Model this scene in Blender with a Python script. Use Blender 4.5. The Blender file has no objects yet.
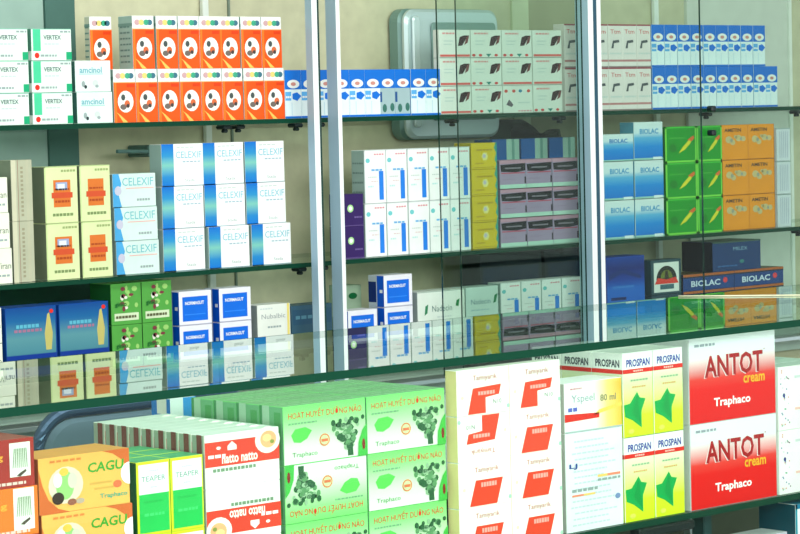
import bpy, math, random
from mathutils import Vector, Matrix
random.seed(7)
S = bpy.context.scene
COL = S.collection

# ------------------------------------------------------------------ materials
def lin(c):
    r = []
    for v in c[:3]:
        v = v / 255.0
        r.append(v / 12.92 if v <= 0.04045 else ((v + 0.055) / 1.055) ** 2.4)
    return (r[0], r[1], r[2], 1.0)

MATS = {}
def mat(rgb, rough=0.42, metal=0.0, coat=0.0, var=0.03, key=None):
    k = key or ('c', tuple(rgb), rough, metal, coat, var)
    if k in MATS: return MATS[k]
    m = bpy.data.materials.new('paint_%d_%d_%d' % tuple(rgb))
    m.use_nodes = True
    nt = m.node_tree; b = nt.nodes['Principled BSDF']
    b.inputs['Roughness'].default_value = rough
    b.inputs['Metallic'].default_value = metal
    b.inputs['Specular IOR Level'].default_value = 0.28 if metal == 0 else 0.5
    b.inputs['Coat Weight'].default_value = coat
    c = lin(rgb)
    if var > 0:
        tc = nt.nodes.new('ShaderNodeTexCoord'); n = nt.nodes.new('ShaderNodeTexNoise')
        n.inputs['Scale'].default_value = 22.0; n.inputs['Detail'].default_value = 3.0
        nt.links.new(tc.outputs['Object'], n.inputs['Vector'])
        r = nt.nodes.new('ShaderNodeValToRGB')
        r.color_ramp.elements[0].position = 0.3; r.color_ramp.elements[1].position = 0.7
        r.color_ramp.elements[0].color = tuple(max(0, v * (1 - var * 2)) for v in c[:3]) + (1,)
        r.color_ramp.elements[1].color = tuple(min(1, v * (1 + var)) for v in c[:3]) + (1,)
        nt.links.new(n.outputs['Fac'], r.inputs['Fac'])
        nt.links.new(r.outputs['Color'], b.inputs['Base Color'])
    else:
        b.inputs['Base Color'].default_value = c
    MATS[k] = m
    return m

def grad(name, stops, h, axis='Z', rough=0.4):
    """printed colour blend along the carton: stops = [(0..1, rgb)]"""
    if name in MATS: return MATS[name]
    m = bpy.data.materials.new(name); m.use_nodes = True
    nt = m.node_tree; b = nt.nodes['Principled BSDF']
    b.inputs['Roughness'].default_value = rough; b.inputs['Specular IOR Level'].default_value = 0.28
    tc = nt.nodes.new('ShaderNodeTexCoord'); sp = nt.nodes.new('ShaderNodeSeparateXYZ')
    mu = nt.nodes.new('ShaderNodeMath'); mu.operation = 'DIVIDE'; mu.inputs[1].default_value = h
    nt.links.new(tc.outputs['Object'], sp.inputs[0])
    nt.links.new(sp.outputs[axis], mu.inputs[0])
    r = nt.nodes.new('ShaderNodeValToRGB')
    src = mu
    if axis == 'X':
        ad = nt.nodes.new('ShaderNodeMath'); ad.inputs[1].default_value = 0.5
        nt.links.new(mu.outputs[0], ad.inputs[0]); src = ad
    nt.links.new(src.outputs[0], r.inputs['Fac'])
    el = r.color_ramp.elements
    while len(el) < len(stops): el.new(0.5)
    for i, (p, c) in enumerate(stops):
        el[i].position = p; el[i].color = lin(c)
    nt.links.new(r.outputs['Color'], b.inputs['Base Color'])
    MATS[name] = m
    return m

def glass_mat(name, tint, base_refl=0.05, strength=0.92, power=5.0, rough=0.0):
    """thin sheet glass: straight through transmission plus a Schlick mirror part"""
    m = bpy.data.materials.new(name); m.use_nodes = True
    nt = m.node_tree; nt.nodes.clear()
    out = nt.nodes.new('ShaderNodeOutputMaterial')
    mix = nt.nodes.new('ShaderNodeMixShader')
    tr = nt.nodes.new('ShaderNodeBsdfTransparent'); tr.inputs['Color'].default_value = lin(tint)
    gl = nt.nodes.new('ShaderNodeBsdfGlossy'); gl.inputs['Roughness'].default_value = rough
    gl.inputs['Color'].default_value = (0.93, 1.0, 0.96, 1)
    ge = nt.nodes.new('ShaderNodeNewGeometry')
    dt = nt.nodes.new('ShaderNodeVectorMath'); dt.operation = 'DOT_PRODUCT'
    nt.links.new(ge.outputs['Incoming'], dt.inputs[0]); nt.links.new(ge.outputs['Normal'], dt.inputs[1])
    ab = nt.nodes.new('ShaderNodeMath'); ab.operation = 'ABSOLUTE'
    nt.links.new(dt.outputs['Value'], ab.inputs[0])
    su = nt.nodes.new('ShaderNodeMath'); su.operation = 'SUBTRACT'; su.inputs[0].default_value = 1.0; su.use_clamp = True
    nt.links.new(ab.outputs[0], su.inputs[1])
    po = nt.nodes.new('ShaderNodeMath'); po.operation = 'POWER'; po.inputs[1].default_value = power
    nt.links.new(su.outputs[0], po.inputs[0])
    ma = nt.nodes.new('ShaderNodeMath'); ma.operation = 'MULTIPLY_ADD'
    ma.inputs[1].default_value = strength; ma.inputs[2].default_value = base_refl; ma.use_clamp = True
    nt.links.new(po.outputs[0], ma.inputs[0])
    nt.links.new(ma.outputs[0], mix.inputs['Fac'])
    nt.links.new(tr.outputs[0], mix.inputs[1]); nt.links.new(gl.outputs[0], mix.inputs[2])
    nt.links.new(mix.outputs[0], out.inputs['Surface'])
    return m

def clear_mat(name, tint):
    m = bpy.data.materials.new(name); m.use_nodes = True
    nt = m.node_tree; nt.nodes.clear()
    out = nt.nodes.new('ShaderNodeOutputMaterial')
    tr = nt.nodes.new('ShaderNodeBsdfTransparent'); tr.inputs['Color'].default_value = lin(tint)
    nt.links.new(tr.outputs[0], out.inputs['Surface'])
    return m

# ------------------------------------------------------------------ mesh builder
TEXTS = {}
def text_geo(s, bold):
    k = (s, bold)
    if k in TEXTS: return TEXTS[k]
    cu = bpy.data.curves.new('lettering', 'FONT'); cu.body = s; cu.size = 1.0
    cu.resolution_u = 2; cu.offset = 0.026 if bold else 0.0
    ob = bpy.data.objects.new('lettering', cu); COL.objects.link(ob)
    dg = bpy.context.evaluated_depsgraph_get(); dg.update()
    me = bpy.data.meshes.new_from_object(ob.evaluated_get(dg))
    vs = [(v.co.x, v.co.y) for v in me.vertices]; fs = [tuple(p.vertices) for p in me.polygons]
    bpy.data.objects.remove(ob); bpy.data.curves.remove(cu); bpy.data.meshes.remove(me)
    x0 = min(v[0] for v in vs); x1 = max(v[0] for v in vs); y0 = min(v[1] for v in vs); y1 = max(v[1] for v in vs)
    vs = [((x - x0) / (x1 - x0), (y - y0) / (y1 - y0)) for x, y in vs]
    TEXTS[k] = (vs, fs)
    return TEXTS[k]

class MB:
    def __init__(s): s.v = []; s.f = []; s.mi = []; s.mats = []
    def mid(s, m):
        if m not in s.mats: s.mats.append(m)
        return s.mats.index(m)
    def face(s, pts, m):
        n = len(s.v); s.v += [tuple(p) for p in pts]; s.f.append(tuple(range(n, n + len(pts)))); s.mi.append(s.mid(m))
    def box(s, x0, x1, y0, y1, z0, z1, m, bev=0.0, fm=None):
        """chamfered box; fm maps a side name to another material"""
        fm = fm or {}
        b = min(bev, (x1 - x0) / 3, (y1 - y0) / 3, (z1 - z0) / 3)
        if b <= 0:
            P = lambda i, j, k: ((x0, x1)[i], (y0, y1)[j], (z0, z1)[k])
            for nme, q in (('front', [(0,0,0),(1,0,0),(1,0,1),(0,0,1)]), ('back', [(1,1,0),(0,1,0),(0,1,1),(1,1,1)]),
                           ('left', [(0,1,0),(0,0,0),(0,0,1),(0,1,1)]), ('right', [(1,0,0),(1,1,0),(1,1,1),(1,0,1)]),
                           ('top', [(0,0,1),(1,0,1),(1,1,1),(0,1,1)]), ('bottom', [(0,1,0),(1,1,0),(1,0,0),(0,0,0)])):
                s.face([P(*a) for a in q], fm.get(nme, m))
            return
        n = len(s.v); mi = s.mid(m)
        idx = {}
        for i in (0, 1):
            for j in (0, 1):
                for k in (0, 1):
                    for ax in range(3):
                        p = [(x0, x1)[i], (y0, y1)[j], (z0, z1)[k]]
                        d = [(b, -b)[i], (b, -b)[j], (b, -b)[k]]
                        q = [p[a] + (d[a] if a != ax else 0) for a in range(3)]
                        idx[(i, j, k, ax)] = len(s.v); s.v.append(tuple(q))
        def F(l, mm): s.f.append(tuple(l)); s.mi.append(s.mid(mm))
        for ax, nm in ((0, ('left', 'right')), (1, ('front', 'back')), (2, ('bottom', 'top'))):
            o = [a for a in range(3) if a != ax]
            for e in (0, 1):
                l = []
                for (a, c) in ((0,0),(1,0),(1,1),(0,1)):
                    t = [0, 0, 0]; t[ax] = e; t[o[0]] = a; t[o[1]] = c
                    l.append(idx[(t[0], t[1], t[2], ax)])
                flip = (e == 0) != (ax == 1)
                F(l[::-1] if flip else l, fm.get(nm[e], m))
        for ax in range(3):
            o = [a for a in range(3) if a != ax]
            for a in (0, 1):
                for c in (0, 1):
                    t0 = [0,0,0]; t1 = [0,0,0]
                    t0[o[0]] = t1[o[0]] = a; t0[o[1]] = t1[o[1]] = c; t1[ax] = 1
                    F([idx[(*t0, o[0])], idx[(*t1, o[0])], idx[(*t1, o[1])], idx[(*t0, o[1])]], m)
        for i in (0, 1):
            for j in (0, 1):
                for k in (0, 1):
                    F([idx[(i,j,k,0)], idx[(i,j,k,1)], idx[(i,j,k,2)]], m)
    def tube(s, pts, r, m, n=10):
        pts = [Vector(p) for p in pts]; rings = []
        up = Vector((0.13, 0.21, 0.97))
        for i, p in enumerate(pts):
            a = pts[max(i - 1, 0)]; b = pts[min(i + 1, len(pts) - 1)]
            t = (b - a).normalized(); u = t.cross(up)
            if u.length < 1e-3: u = t.cross(Vector((1, 0, 0)))
            u.normalize(); w = t.cross(u)
            rings.append(len(s.v))
            for k in range(n):
                q = p + (u * math.cos(2 * math.pi * k / n) + w * math.sin(2 * math.pi * k / n)) * r
                s.v.append(tuple(q))
        mi = s.mid(m)
        for a, b in zip(rings, rings[1:]):
            for k in range(n):
                s.f.append((a + k, a + (k + 1) % n, b + (k + 1) % n, b + k)); s.mi.append(mi)
        s.f.append(tuple(rings[0] + k for k in range(n))[::-1]); s.mi.append(mi)
        s.f.append(tuple(rings[-1] + k for k in range(n))); s.mi.append(mi)
    def build(s, name, parent=None, smooth=False):
        me = bpy.data.meshes.new(name); me.from_pydata(s.v, [], s.f)
        for m in s.mats: me.materials.append(m)
        me.polygons.foreach_set('material_index', s.mi)
        if smooth: me.polygons.foreach_set('use_smooth', [True] * len(s.f))
        me.update()
        o = bpy.data.objects.new(name, me); COL.objects.link(o)
        if parent: o.parent = parent
        return o

class Carton(MB):
    """folded paper carton, origin at the middle of its base; printing lies on its faces"""
    def __init__(s, w, h, d, body, side=None, top=None, front=None, bev=0.0007):
        super().__init__(); s.w, s.h, s.d = w, h, d; s.flip = False
        fm = {}
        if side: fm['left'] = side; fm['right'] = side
        if top: fm['top'] = top; fm['bottom'] = top
        if front: fm['front'] = front
        s.box(-w/2, w/2, -d/2, d/2, 0, h, body, bev, fm)
    def P(s, face, u, v, L):
        o = 0.00025 + 0.0002 * L
        if face == 'F':
            if s.flip: u, v = 1 - u, 1 - v
            return ((u - .5) * s.w, -s.d/2 - o, v * s.h)
        if face == 'S': return (-s.w/2 - o, (.5 - u) * s.d, v * s.h)
        if face == 'R': return (s.w/2 + o, (u - .5) * s.d, v * s.h)
        if face == 'T': return ((u - .5) * s.w, (v - .5) * s.d, s.h + o)
    def poly(s, face, pts, m, L=0):
        pp = [s.P(face, u, v, L) for u, v in pts]
        a = sum(pts[i][0] * pts[(i+1) % len(pts)][1] - pts[(i+1) % len(pts)][0] * pts[i][1] for i in range(len(pts)))
        if a < 0: pp = pp[::-1]
        s.face(pp, m)
    def rect(s, face, u0, v0, u1, v1, m, L=0): s.poly(face, [(u0, v0), (u1, v0), (u1, v1), (u0, v1)], m, L)
    def ell(s, face, cu, cv, ru, rv, m, L=0, n=18, a0=0.0, a1=2 * math.pi):
        full = a1 - a0 > 6.28
        k = n if full else n + 1
        s.poly(face, [(cu + ru * math.cos(a0 + (a1 - a0) * i / n), cv + rv * math.sin(a0 + (a1 - a0) * i / n)) for i in range(k)], m, L)
    def text(s, face, t, u0, v0, u1, v1, m, L=1, bold=False, shear=0.0):
        vs, fs = text_geo(t, bold); n = len(s.v); mi = s.mid(m)
        for x, y in vs:
            s.v.append(s.P(face, u0 + (u1 - u0) * x + shear * (v1 - v0) * y, v0 + (v1 - v0) * y, L))
        for f in fs: s.f.append(tuple(n + i for i in f)); s.mi.append(mi)
    def dashes(s, face, u0, v0, u1, v1, m, L=1, seed=1, words=4):
        """unreadably small lines of print"""
        r = random.Random(seed); u = u0; st = (u1 - u0) / words
        while u < u1 - st * .3:
            l = st * r.uniform(.5, .9)
            s.rect(face, u, v0, min(u + l, u1), v1, m, L); u += l + st * .18
    def done(s, key):
        me = bpy.data.meshes.new('medicine_carton'); me.from_pydata(s.v, [], s.f)
        for m in s.mats: me.materials.append(m)
        me.polygons.foreach_set('material_index', s.mi); me.update()
        DES[key] = (me, s.w, s.h, s.d)
DES = {}

W = mat((240, 243, 240)); MW = mat((214, 240, 228)); GREY = mat((150, 165, 165)); LG = mat((200, 210, 208))
DK = mat((45, 55, 60)); BLK = mat((22, 20, 24)); RED = mat((225, 40, 25)); BLUE = mat((0, 88, 205))
SKY = mat((70, 165, 225)); TEAL = mat((40, 145, 165)); GRN = mat((20, 165, 110)); DG = mat((10, 90, 50))
PINK = mat((222, 150, 160)); MAR = mat((130, 40, 35)); YEL = mat((240, 205, 30)); NAVY = mat((15, 45, 110))
SIDEG = mat((150, 180, 170)); BEIGE = mat((225, 222, 190))

# ---- top shelf
c = Carton(.0925, .0605, .05, mat((222, 240, 230)))
G1 = mat((70, 200, 150))
c.rect('F', .04, .3, .23, .98, G1); c.text('F', 'VERTEX', .3, .66, .74, .8, mat((95, 115, 115)), bold=True)
c.rect('F', .86, .02, 1, .27, mat((15, 160, 110))); c.ell('F', .13, .16, .06, .09, RED)
c.dashes('F', .22, .12, .62, .19, GREY, seed=2); c.dashes('F', .72, .88, .97, .94, GREY, seed=3, words=2)
c.dashes('F', .32, .5, .7, .54, mat((190, 205, 205)), seed=5); c.rect('F', 0, .98, 1, 1, mat((130, 200, 175)))
c.rect('S', 0, .3, 1, 1, mat((90, 150, 130))); c.rect('S', .1, .05, .9, .25, W)
c.done('gw')
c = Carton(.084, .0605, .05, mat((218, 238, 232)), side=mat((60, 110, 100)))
c.text('F', 'amcinol', .12, .6, .75, .8, mat((120, 175, 190)), bold=True)
c.ell('F', .22, .25, .05, .1, GREY); c.ell('F', .28, .16, .04, .06, DK, 1); c.ell('F', .56, .28, .08, .1, LG); c.ell('F', .6, .18, .05, .05, GREY, 1)
c.rect('F', .1, .56, .78, .58, mat((130, 195, 190)))
c.done('mint')
OR = mat((238, 84, 14)); OR2 = mat((250, 120, 35))
for okey, od, osd in (('orange', .0465, SIDEG), ('orangeb', .018, mat((200, 200, 178)))):
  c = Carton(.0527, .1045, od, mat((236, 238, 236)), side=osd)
  c.rect('F', 0, 0, 1, .745, OR); c.rect('F', .02, 0, .12, .745, OR2, 1)
  c.rect('F', 0, .745, 1, .76, mat((235, 180, 130)), 1)
  for u, cc in ((.22, (200, 160, 165)), (.42, (225, 205, 120)), (.64, (60, 165, 130)), (.8, (60, 110, 130))):
      c.ell('F', u, .875, .13, .055, mat(cc), 1, 12)
  c.ell('F', .53, .39, .36, .205, mat((247, 244, 236)), 1)
  c.ell('F', .42, .47, .1, .06, mat((70, 80, 80)), 2, 10); c.ell('F', .6, .35, .13, .07, mat((215, 105, 60)), 2, 10)
  c.ell('F', .42, .29, .15, .055, mat((110, 100, 95)), 2, 10); c.ell('F', .63, .31, .08, .04, mat((70, 60, 60)), 3, 8)
  c.poly('F', [(.08, .2), (.2, .14), (.4, 0), (.62, 0), (.3, .13)], mat((250, 190, 90)), 1)
  c.rect('F', .6, .66, .95, .72, mat((220, 60, 10)), 1)
  for k in range(7): c.dashes('S', .12, .12 + k * .11, .88, .15 + k * .11, mat((95, 130, 125)), seed=k, words=3)
  c.rect('S', 0, .8, 1, .86, mat((110, 145, 135)))
  c.done(okey)
AB = mat((0, 108, 208))
def arrow(key, w, low, side):
    c = Carton(w, .1, .035, low, side=side, top=AB)
    c.rect('F', 0, .6, 1, 1, AB)
    c.ell('F', .52, .71, .38, .09, mat((235, 238, 235)), 1); c.ell('F', .52, .71, .16, .04, mat((205, 140, 130)), 2, 10)
    c.rect('F', 0, 0, 1, .045, AB)
    if key == 'arrowg':
        c.rect('F', 0, .3, .14, .52, mat((30, 80, 140))); c.ell('F', .3, .17, .14, .09, mat((55, 110, 100))); c.ell('F', .8, .19, .14, .09, mat((55, 110, 100)))
    else:
        c.rect('F', .02, .37, .38, .55, mat((90, 170, 230))); c.dashes('F', .06, .42, .36, .46, W, 2, seed=4, words=2)
        c.poly('F', [(.46, .4), (.75, .36), (1, .46), (.75, .54), (.46, .51)], mat((0, 110, 215)))
        c.rect('F', .4, .06, .43, .33, mat((175, 210, 230))); c.rect('F', .04, .06, .06, .33, mat((200, 222, 230)))
    c.done(key)
arrow('arrowl', .0439, mat((224, 238, 242)), mat((40, 110, 170)))
arrow('arrow', .0452, mat((224, 238, 242)), mat((40, 110, 170)))
arrow('arrowg', .0439, mat((160, 185, 190)), mat((40, 110, 170)))
def liver(key, red, inv=False):
    c = Carton(.0935, .0615, .02, mat((226, 228, 222)))
    c.poly('F', [(.6, .42), (.66, .74), (.8, .8), (.96, .8), (.86, .66), (.74, .44)], mat((55, 25, 30)))
    c.poly('F', [(.88, .74), (.97, .8), (.92, .55), (.8, .45)], mat((120, 60, 60)), 1)
    c.dashes('F', .1, .84, .55, .9, mat((225, 150, 150)), seed=6); c.rect('F', .14, .58, .45, .62, LG); c.rect('F', .14, .46, .4, .5, LG)
    if red: c.rect('F', .02, .04, .98, .12, mat((225, 100, 95)))
    else:
        for u in (.08, .3, .82): c.ell('F', u, .09, .06, .05, mat((215, 70, 70)), 0, 10)
        c.poly('F', [(.48, .14), (.66, .14), (.57, .02)], mat((40, 130, 120)))
    c.rect('F', 0, 0, 1, .02, mat((150, 160, 150)))
    c.done(key)
liver('liver', False); liver('liverr', True)
c = Carton(.0935, .0615, .02, mat((226, 228, 222)))
for u, q in ((.1, (215, 80, 70)), (.36, (215, 80, 70)), (.58, (40, 130, 170)), (.86, (215, 80, 70))): c.ell('F', u, .8, .06, .06, mat(q), 0, 10)
c.poly('F', [(.2, .5), (.34, .3), (.28, .22), (.1, .3)], mat((100, 90, 100))); c.rect('F', .5, .35, .9, .4, LG); c.dashes('F', .5, .05, .95, .1, PINK, seed=3)
c.done('liverx')
c = Carton(.0482, .1, .035, mat((228, 220, 216)), top=mat((165, 95, 105)))
c.rect('F', 0, .965, 1, 1, mat((160, 70, 85))); c.text('F', 'Ttm', .15, .78, .85, .88, mat((205, 90, 90)))
c.poly('F', [(.2, .44), (.32, .62), (.75, .64), (.78, .58), (.4, .56), (.36, .44)], mat((80, 85, 90)))
c.rect('F', 0, .13, 1, .18, mat((190, 130, 130))); c.dashes('F', .1, .3, .9, .34, LG, seed=8)
c.rect('F', 0, 0, 1, .03, mat((150, 130, 130)))
c.done('pink')

# ---- middle shelf
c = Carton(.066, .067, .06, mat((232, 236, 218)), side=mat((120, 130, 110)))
c.text('F', 'Viran', .45, .42, .95, .6, mat((110, 120, 105))); c.dashes('F', .2, .2, .9, .26, GREY, seed=3)
c.done('cream')
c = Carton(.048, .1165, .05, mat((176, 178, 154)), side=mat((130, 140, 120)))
c.rect('F', 0, 0, .22, 1, mat((200, 198, 172))); c.rect('F', .7, 0, .82, 1, mat((180, 180, 155)))
for k in range(12): c.rect('F', .44, .08 + k * .07, .56, .12 + k * .07, mat((150, 145, 120)))
c.rect('F', .3, 0, .33, 1, mat((150, 120, 105)))
c.done('vert')
def yel(key, patch, w):
    c = Carton(w, .109, .045, mat((212, 224, 168)), side=mat((112, 124, 100)))  # side colour darkened to stand in for the shaded gap beside it
    c.rect('F', .26, .28, .78, .76, mat((212, 112, 42)))
    c.rect('F', .2, .44, .84, .54, mat((205, 78, 40)), 1); c.dashes('F', .3, .36, .74, .4, mat((170, 70, 25)), 2, seed=1); c.dashes('F', .3, .58, .74, .61, mat((170, 70, 25)), 2, seed=2)
    if patch:
        c.rect('F', .33, .58, .68, .72, mat((150, 165, 200)), 2); c.rect('F', .38, .61, .6, .69, mat((220, 225, 235)), 3)
    c.dashes('F', .22, .12, .86, .17, mat((120, 140, 90)), seed=5, words=6); c.dashes('F', .5, .9, .95, .94, mat((150, 165, 110)), seed=7)
    c.rect('F', 0, 0, .035, 1, mat((195, 215, 150))); c.rect('F', 0, .985, 1, 1, mat((180, 200, 140)))
    c.done(key)
yel('yela', True, .0765); yel('yelb', False, .072)
STR = grad('print_blue_teal_blend', [(0, (0, 110, 200)), (.22, (30, 130, 195)), (.5, (120, 190, 178)), (.72, (40, 140, 195)), (1, (0, 105, 200))], .0845)
c = Carton(.105, .066, .045, mat((206, 228, 222)), side=mat((140, 165, 160)))
c.poly('F', [(0, 0), (.2, 0), (.13, .4), (.2, .7), (.14, 1), (0, 1)], mat((70, 160, 215))); c.ell('F', .12, .5, .08, .14, mat((190, 190, 210)), 1)
c.text('F', 'CELEXIF', .22, .64, .94, .88, mat((110, 185, 195))); c.rect('F', .3, .55, .95, .58, mat((225, 170, 165))); c.dashes('F', .55, .18, .85, .25, GREY, seed=3)
c.rect('F', 0, 0, 1, .02, mat((150, 175, 170)))
c.done('celow')
c = Carton(.1045, .0845, .04, mat((240, 243, 242)), side=mat((150, 175, 170)))  # grey side: its shadow is put into the colour
c.rect('F', 0, 0, .29, 1, STR)
c.text('F', 'CELEXIF', .34, .66, .96, .82, mat((125, 190, 210))); c.dashes('F', .5, .56, .97, .59, mat((160, 185, 200)), seed=4)
c.dashes('F', .36, .9, .8, .93, LG, seed=5); c.text('F', 'Stada', .55, .1, .78, .17, GREY)
c.rect('F', 0, 0, 1, .018, mat((150, 170, 180)))
c.done('cel')
c = Carton(.0535, .068, .05, mat((48, 22, 92)), side=mat((38, 18, 75)))
c.ell('F', .3, .55, .16, .12, mat((170, 220, 150))); c.ell('F', .3, .55, .09, .07, W, 1); c.dashes('F', .5, .25, .9, .3, mat((110, 90, 150)), seed=2); c.rect('F', 0, 0, 1, .03, mat((90, 70, 130)))
c.done('purple')
def ell_box(key, w, h):
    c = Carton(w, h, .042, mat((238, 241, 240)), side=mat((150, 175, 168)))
    LB = mat((30, 125, 225))
    c.rect('F', .67, .06, .88, .6, LB); c.dashes('F', .32, .605, .88, .64, mat((110, 175, 225)), 1, seed=6, words=3)
    c.ell('F', .16, .8, .1, .045, mat((110, 195, 200))); c.dashes('F', .45, .9, .92, .93, PINK, seed=4, words=3)
    c.dashes('F', .15, .48, .55, .5, LG, seed=3); c.dashes('F', .15, .3, .4, .33, mat((190, 225, 225)), seed=3, words=2); c.dashes('F', .3, .4, .6, .42, mat((225, 200, 205)), seed=9, words=2)
    c.rect('F', 0, 0, .02, 1, mat((195, 210, 210))); c.rect('F', 0, .985, 1, 1, mat((205, 215, 215)))
    for k in range(4): c.dashes('S', .1, .2 + k * .18, .9, .23 + k * .18, mat((115, 140, 135)), seed=k)
    c.done(key)
ell_box('L', .0612, .114); ell_box('L3', .0635, .1)
c = Carton(.079, .0585, .055, mat((222, 188, 12)), side=mat((190, 165, 10)))
c.rect('F', .05, .06, .9, .08, mat((170, 140, 0))); c.poly('F', [(.95, 1), (.88, .8), (.97, .6), (.9, .35), (.97, .2), (.92, 0), (1, 0), (1, 1)], mat((60, 160, 140)))
c.ell('F', .52, .48, .13, .17, mat((240, 225, 140)), 0, 6); c.ell('F', .5, .5, .07, .09, mat((200, 190, 200)), 1, 6)
c.dashes('F', .2, .7, .8, .76, mat((180, 145, 0)), seed=3); c.dashes('F', .15, .2, .5, .25, mat((180, 145, 0)), seed=4)
c.done('yellow')
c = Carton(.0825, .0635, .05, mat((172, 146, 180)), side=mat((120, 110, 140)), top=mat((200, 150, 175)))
c.rect('F', 0, .88, 1, 1, mat((205, 150, 175))); c.poly('F', [(.05, .6), (.02, .84), (.98, .88), (.98, .62), (.6, .56)], mat((20, 12, 26)))
c.dashes('F', .2, .69, .8, .74, mat((150, 140, 155)), 2, seed=2, words=9); c.rect('F', .05, .52, .95, .56, mat((200, 80, 110)), 1)
c.rect('F', 0, 0, 1, .14, mat((190, 222, 210))); c.rect('F', .94, .16, 1, .4, mat((60, 40, 60))); c.rect('F', .1, .3, .6, .34, mat((165, 135, 170)))
c.done('lilac')
c = Carton(.086, .24, .06, mat((15, 95, 175)), side=mat((10, 70, 130)))
c.rect('F', .52, 0, 1, 1, mat((175, 212, 200))); c.rect('F', .72, 0, .82, 1, mat((120, 170, 160)), 1); c.rect('F', .12, .5, .4, .55, mat((90, 150, 200)))
c.done('stripe')
BG = grad('print_white_to_blue_blend', [(0, (0, 112, 205)), (.35, (10, 135, 218)), (.58, (90, 175, 220)), (.72, (205, 226, 232)), (1, (214, 228, 228))], .09)
c = Carton(.101, .0895, .045, mat((200, 215, 215)), side=mat((90, 150, 175)), front=BG)
c.text('F', 'BIOLAC', .2, .68, .84, .82, mat((60, 150, 205)), bold=True); c.rect('F', 0, 0, 1, .05, mat((150, 200, 190))); c.rect('F', .65, 0, .95, .07, mat((220, 235, 235)), 1)
c.done('bio')
BG2 = grad('print_white_to_blue_short', [(0, (0, 112, 205)), (.4, (10, 135, 218)), (.6, (90, 175, 220)), (.75, (205, 226, 232)), (1, (214, 228, 228))], .063)
c = Carton(.103, .063, .045, mat((200, 215, 215)), side=mat((90, 150, 175)), front=BG2)
c.text('F', 'BIOLAC', .2, .66, .8, .82, mat((20, 120, 195)), bold=True); c.rect('F', 0, 0, 1, .05, mat((150, 200, 190)))
c.done('bios')
def greenb(key, w):
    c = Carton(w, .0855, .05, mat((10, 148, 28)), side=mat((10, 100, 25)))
    B = mat((120, 215, 70))
    c.rect('F', 0, 0, .05, 1, B); c.rect('F', .95, 0, 1, 1, B); c.rect('F', 0, .95, 1, 1, mat((60, 185, 50))); c.rect('F', 0, 0, 1, .05, B)
    c.poly('F', [(.42, .25), (.55, .42), (.82, .68), (.88, .72), (.8, .52), (.62, .35)], mat((220, 215, 40)), 1); c.poly('F', [(.7, .62), (.9, .74), (.93, .66), (.84, .58)], mat((225, 110, 40)), 2)
    c.rect('F', .12, .66, .62, .7, mat((60, 170, 50)), 1); c.ell('F', .25, .4, .12, .12, mat((5, 125, 20)), 1)
    c.done(key)
greenb('greena', .1125); greenb('greenb', .091)
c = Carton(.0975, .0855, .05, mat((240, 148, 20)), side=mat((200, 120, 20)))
c.text('F', 'AMETIN', .08, .8, .72, .9, mat((80, 60, 40)), bold=True)
for a, b, r in ((.25, .58, .13), (.4, .5, .1), (.62, .62, .12), (.8, .6, .1), (.5, .66, .06)): c.ell('F', a, b, r, r * .8, mat((205, 185, 130)), 0, 10)
c.ell('F', .35, .56, .06, .06, mat((160, 160, 140)), 1, 8); c.ell('F', .72, .6, .05, .05, mat((160, 160, 140)), 1, 8); c.rect('F', 0, 0, 1, .02, mat((190, 110, 20))); c.rect('F', .98, 0, 1, 1, mat((215, 125, 15)))
c.done('amber')
c = Carton(.052, .0815, .05, mat((212, 218, 224)))
for k in range(5): c.rect('F', .2 + k * .14, .1, .24 + k * .14, .9, mat((170, 178, 200)))
c.rect('F', 0, .97, 1, 1, mat((160, 175, 175)))
c.done('pale')

# ---- third shelf
c = Carton(.116, .132, .07, mat((15, 75, 165)), front=grad('print_blue_sea_blend', [(0, (10, 50, 125)), (.27, (10, 58, 130)), (.33, (70, 130, 145)), (.55, (85, 142, 152)), (.8, (20, 96, 152)), (1, (0, 66, 140))], .132))
c.rect('F', 0, .25, 1, .31, mat((5, 50, 140))); c.dashes('F', .16, .64, .7, .68, mat((160, 110, 140)), seed=4, words=5); c.dashes('F', .2, .7, .66, .75, mat((90, 175, 200)), seed=5, words=6)
c.poly('F', [(.78, .36), (.76, .6), (.82, .88), (.86, .9), (.92, .6), (.89, .36)], mat((190, 180, 105))); c.ell('F', .9, .92, .04, .03, RED, 1)
c.rect('F', .98, 0, 1, 1, mat((10, 60, 140)))
c.done('sea')
c = Carton(.0735, .0815, .07, mat((80, 158, 66)), side=mat((20, 85, 35)), top=mat((30, 120, 35)))
r = random.Random(4)
for k in range(16):
    a, b = r.uniform(.35, .95), r.uniform(.35, .92)
    c.ell('F', a, b, r.uniform(.04, .1), r.uniform(.03, .08), mat(r.choice([(225, 225, 210), (120, 50, 60), (150, 200, 110), (200, 150, 140)])), k % 4, 8)
c.rect('F', .1, .1, .9, .28, mat((205, 220, 185))); c.dashes('F', .14, .16, .86, .22, mat((90, 90, 60)), 5, seed=3, words=6); c.text('F', 'ginko', .12, .42, .5, .56, mat((20, 100, 40)), 5, bold=True)
c.done('leafy')
c = Carton(.0825, .0685, .05, mat((232, 232, 242)), side=mat((0, 85, 200)))
c.rect('F', .1, .12, .88, .84, mat((0, 104, 220))); c.text('F', 'NORMAGUT', .18, .6, .76, .7, W, bold=True); c.rect('F', .16, .3, .8, .33, mat((40, 130, 235)), 1)
c.rect('F', 0, 0, 1, .03, mat((180, 180, 200)))
c.rect('S', .72, .45, .9, .55, W); c.rect('S', 0, .15, .5, .8, mat((10, 40, 110)), 1); c.rect('S', 0, 0, .55, 1, mat((190, 200, 210)))
c.done('norm')
c = Carton(.088, .097, .05, mat((228, 232, 224)), side=mat((150, 160, 150)))
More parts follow.
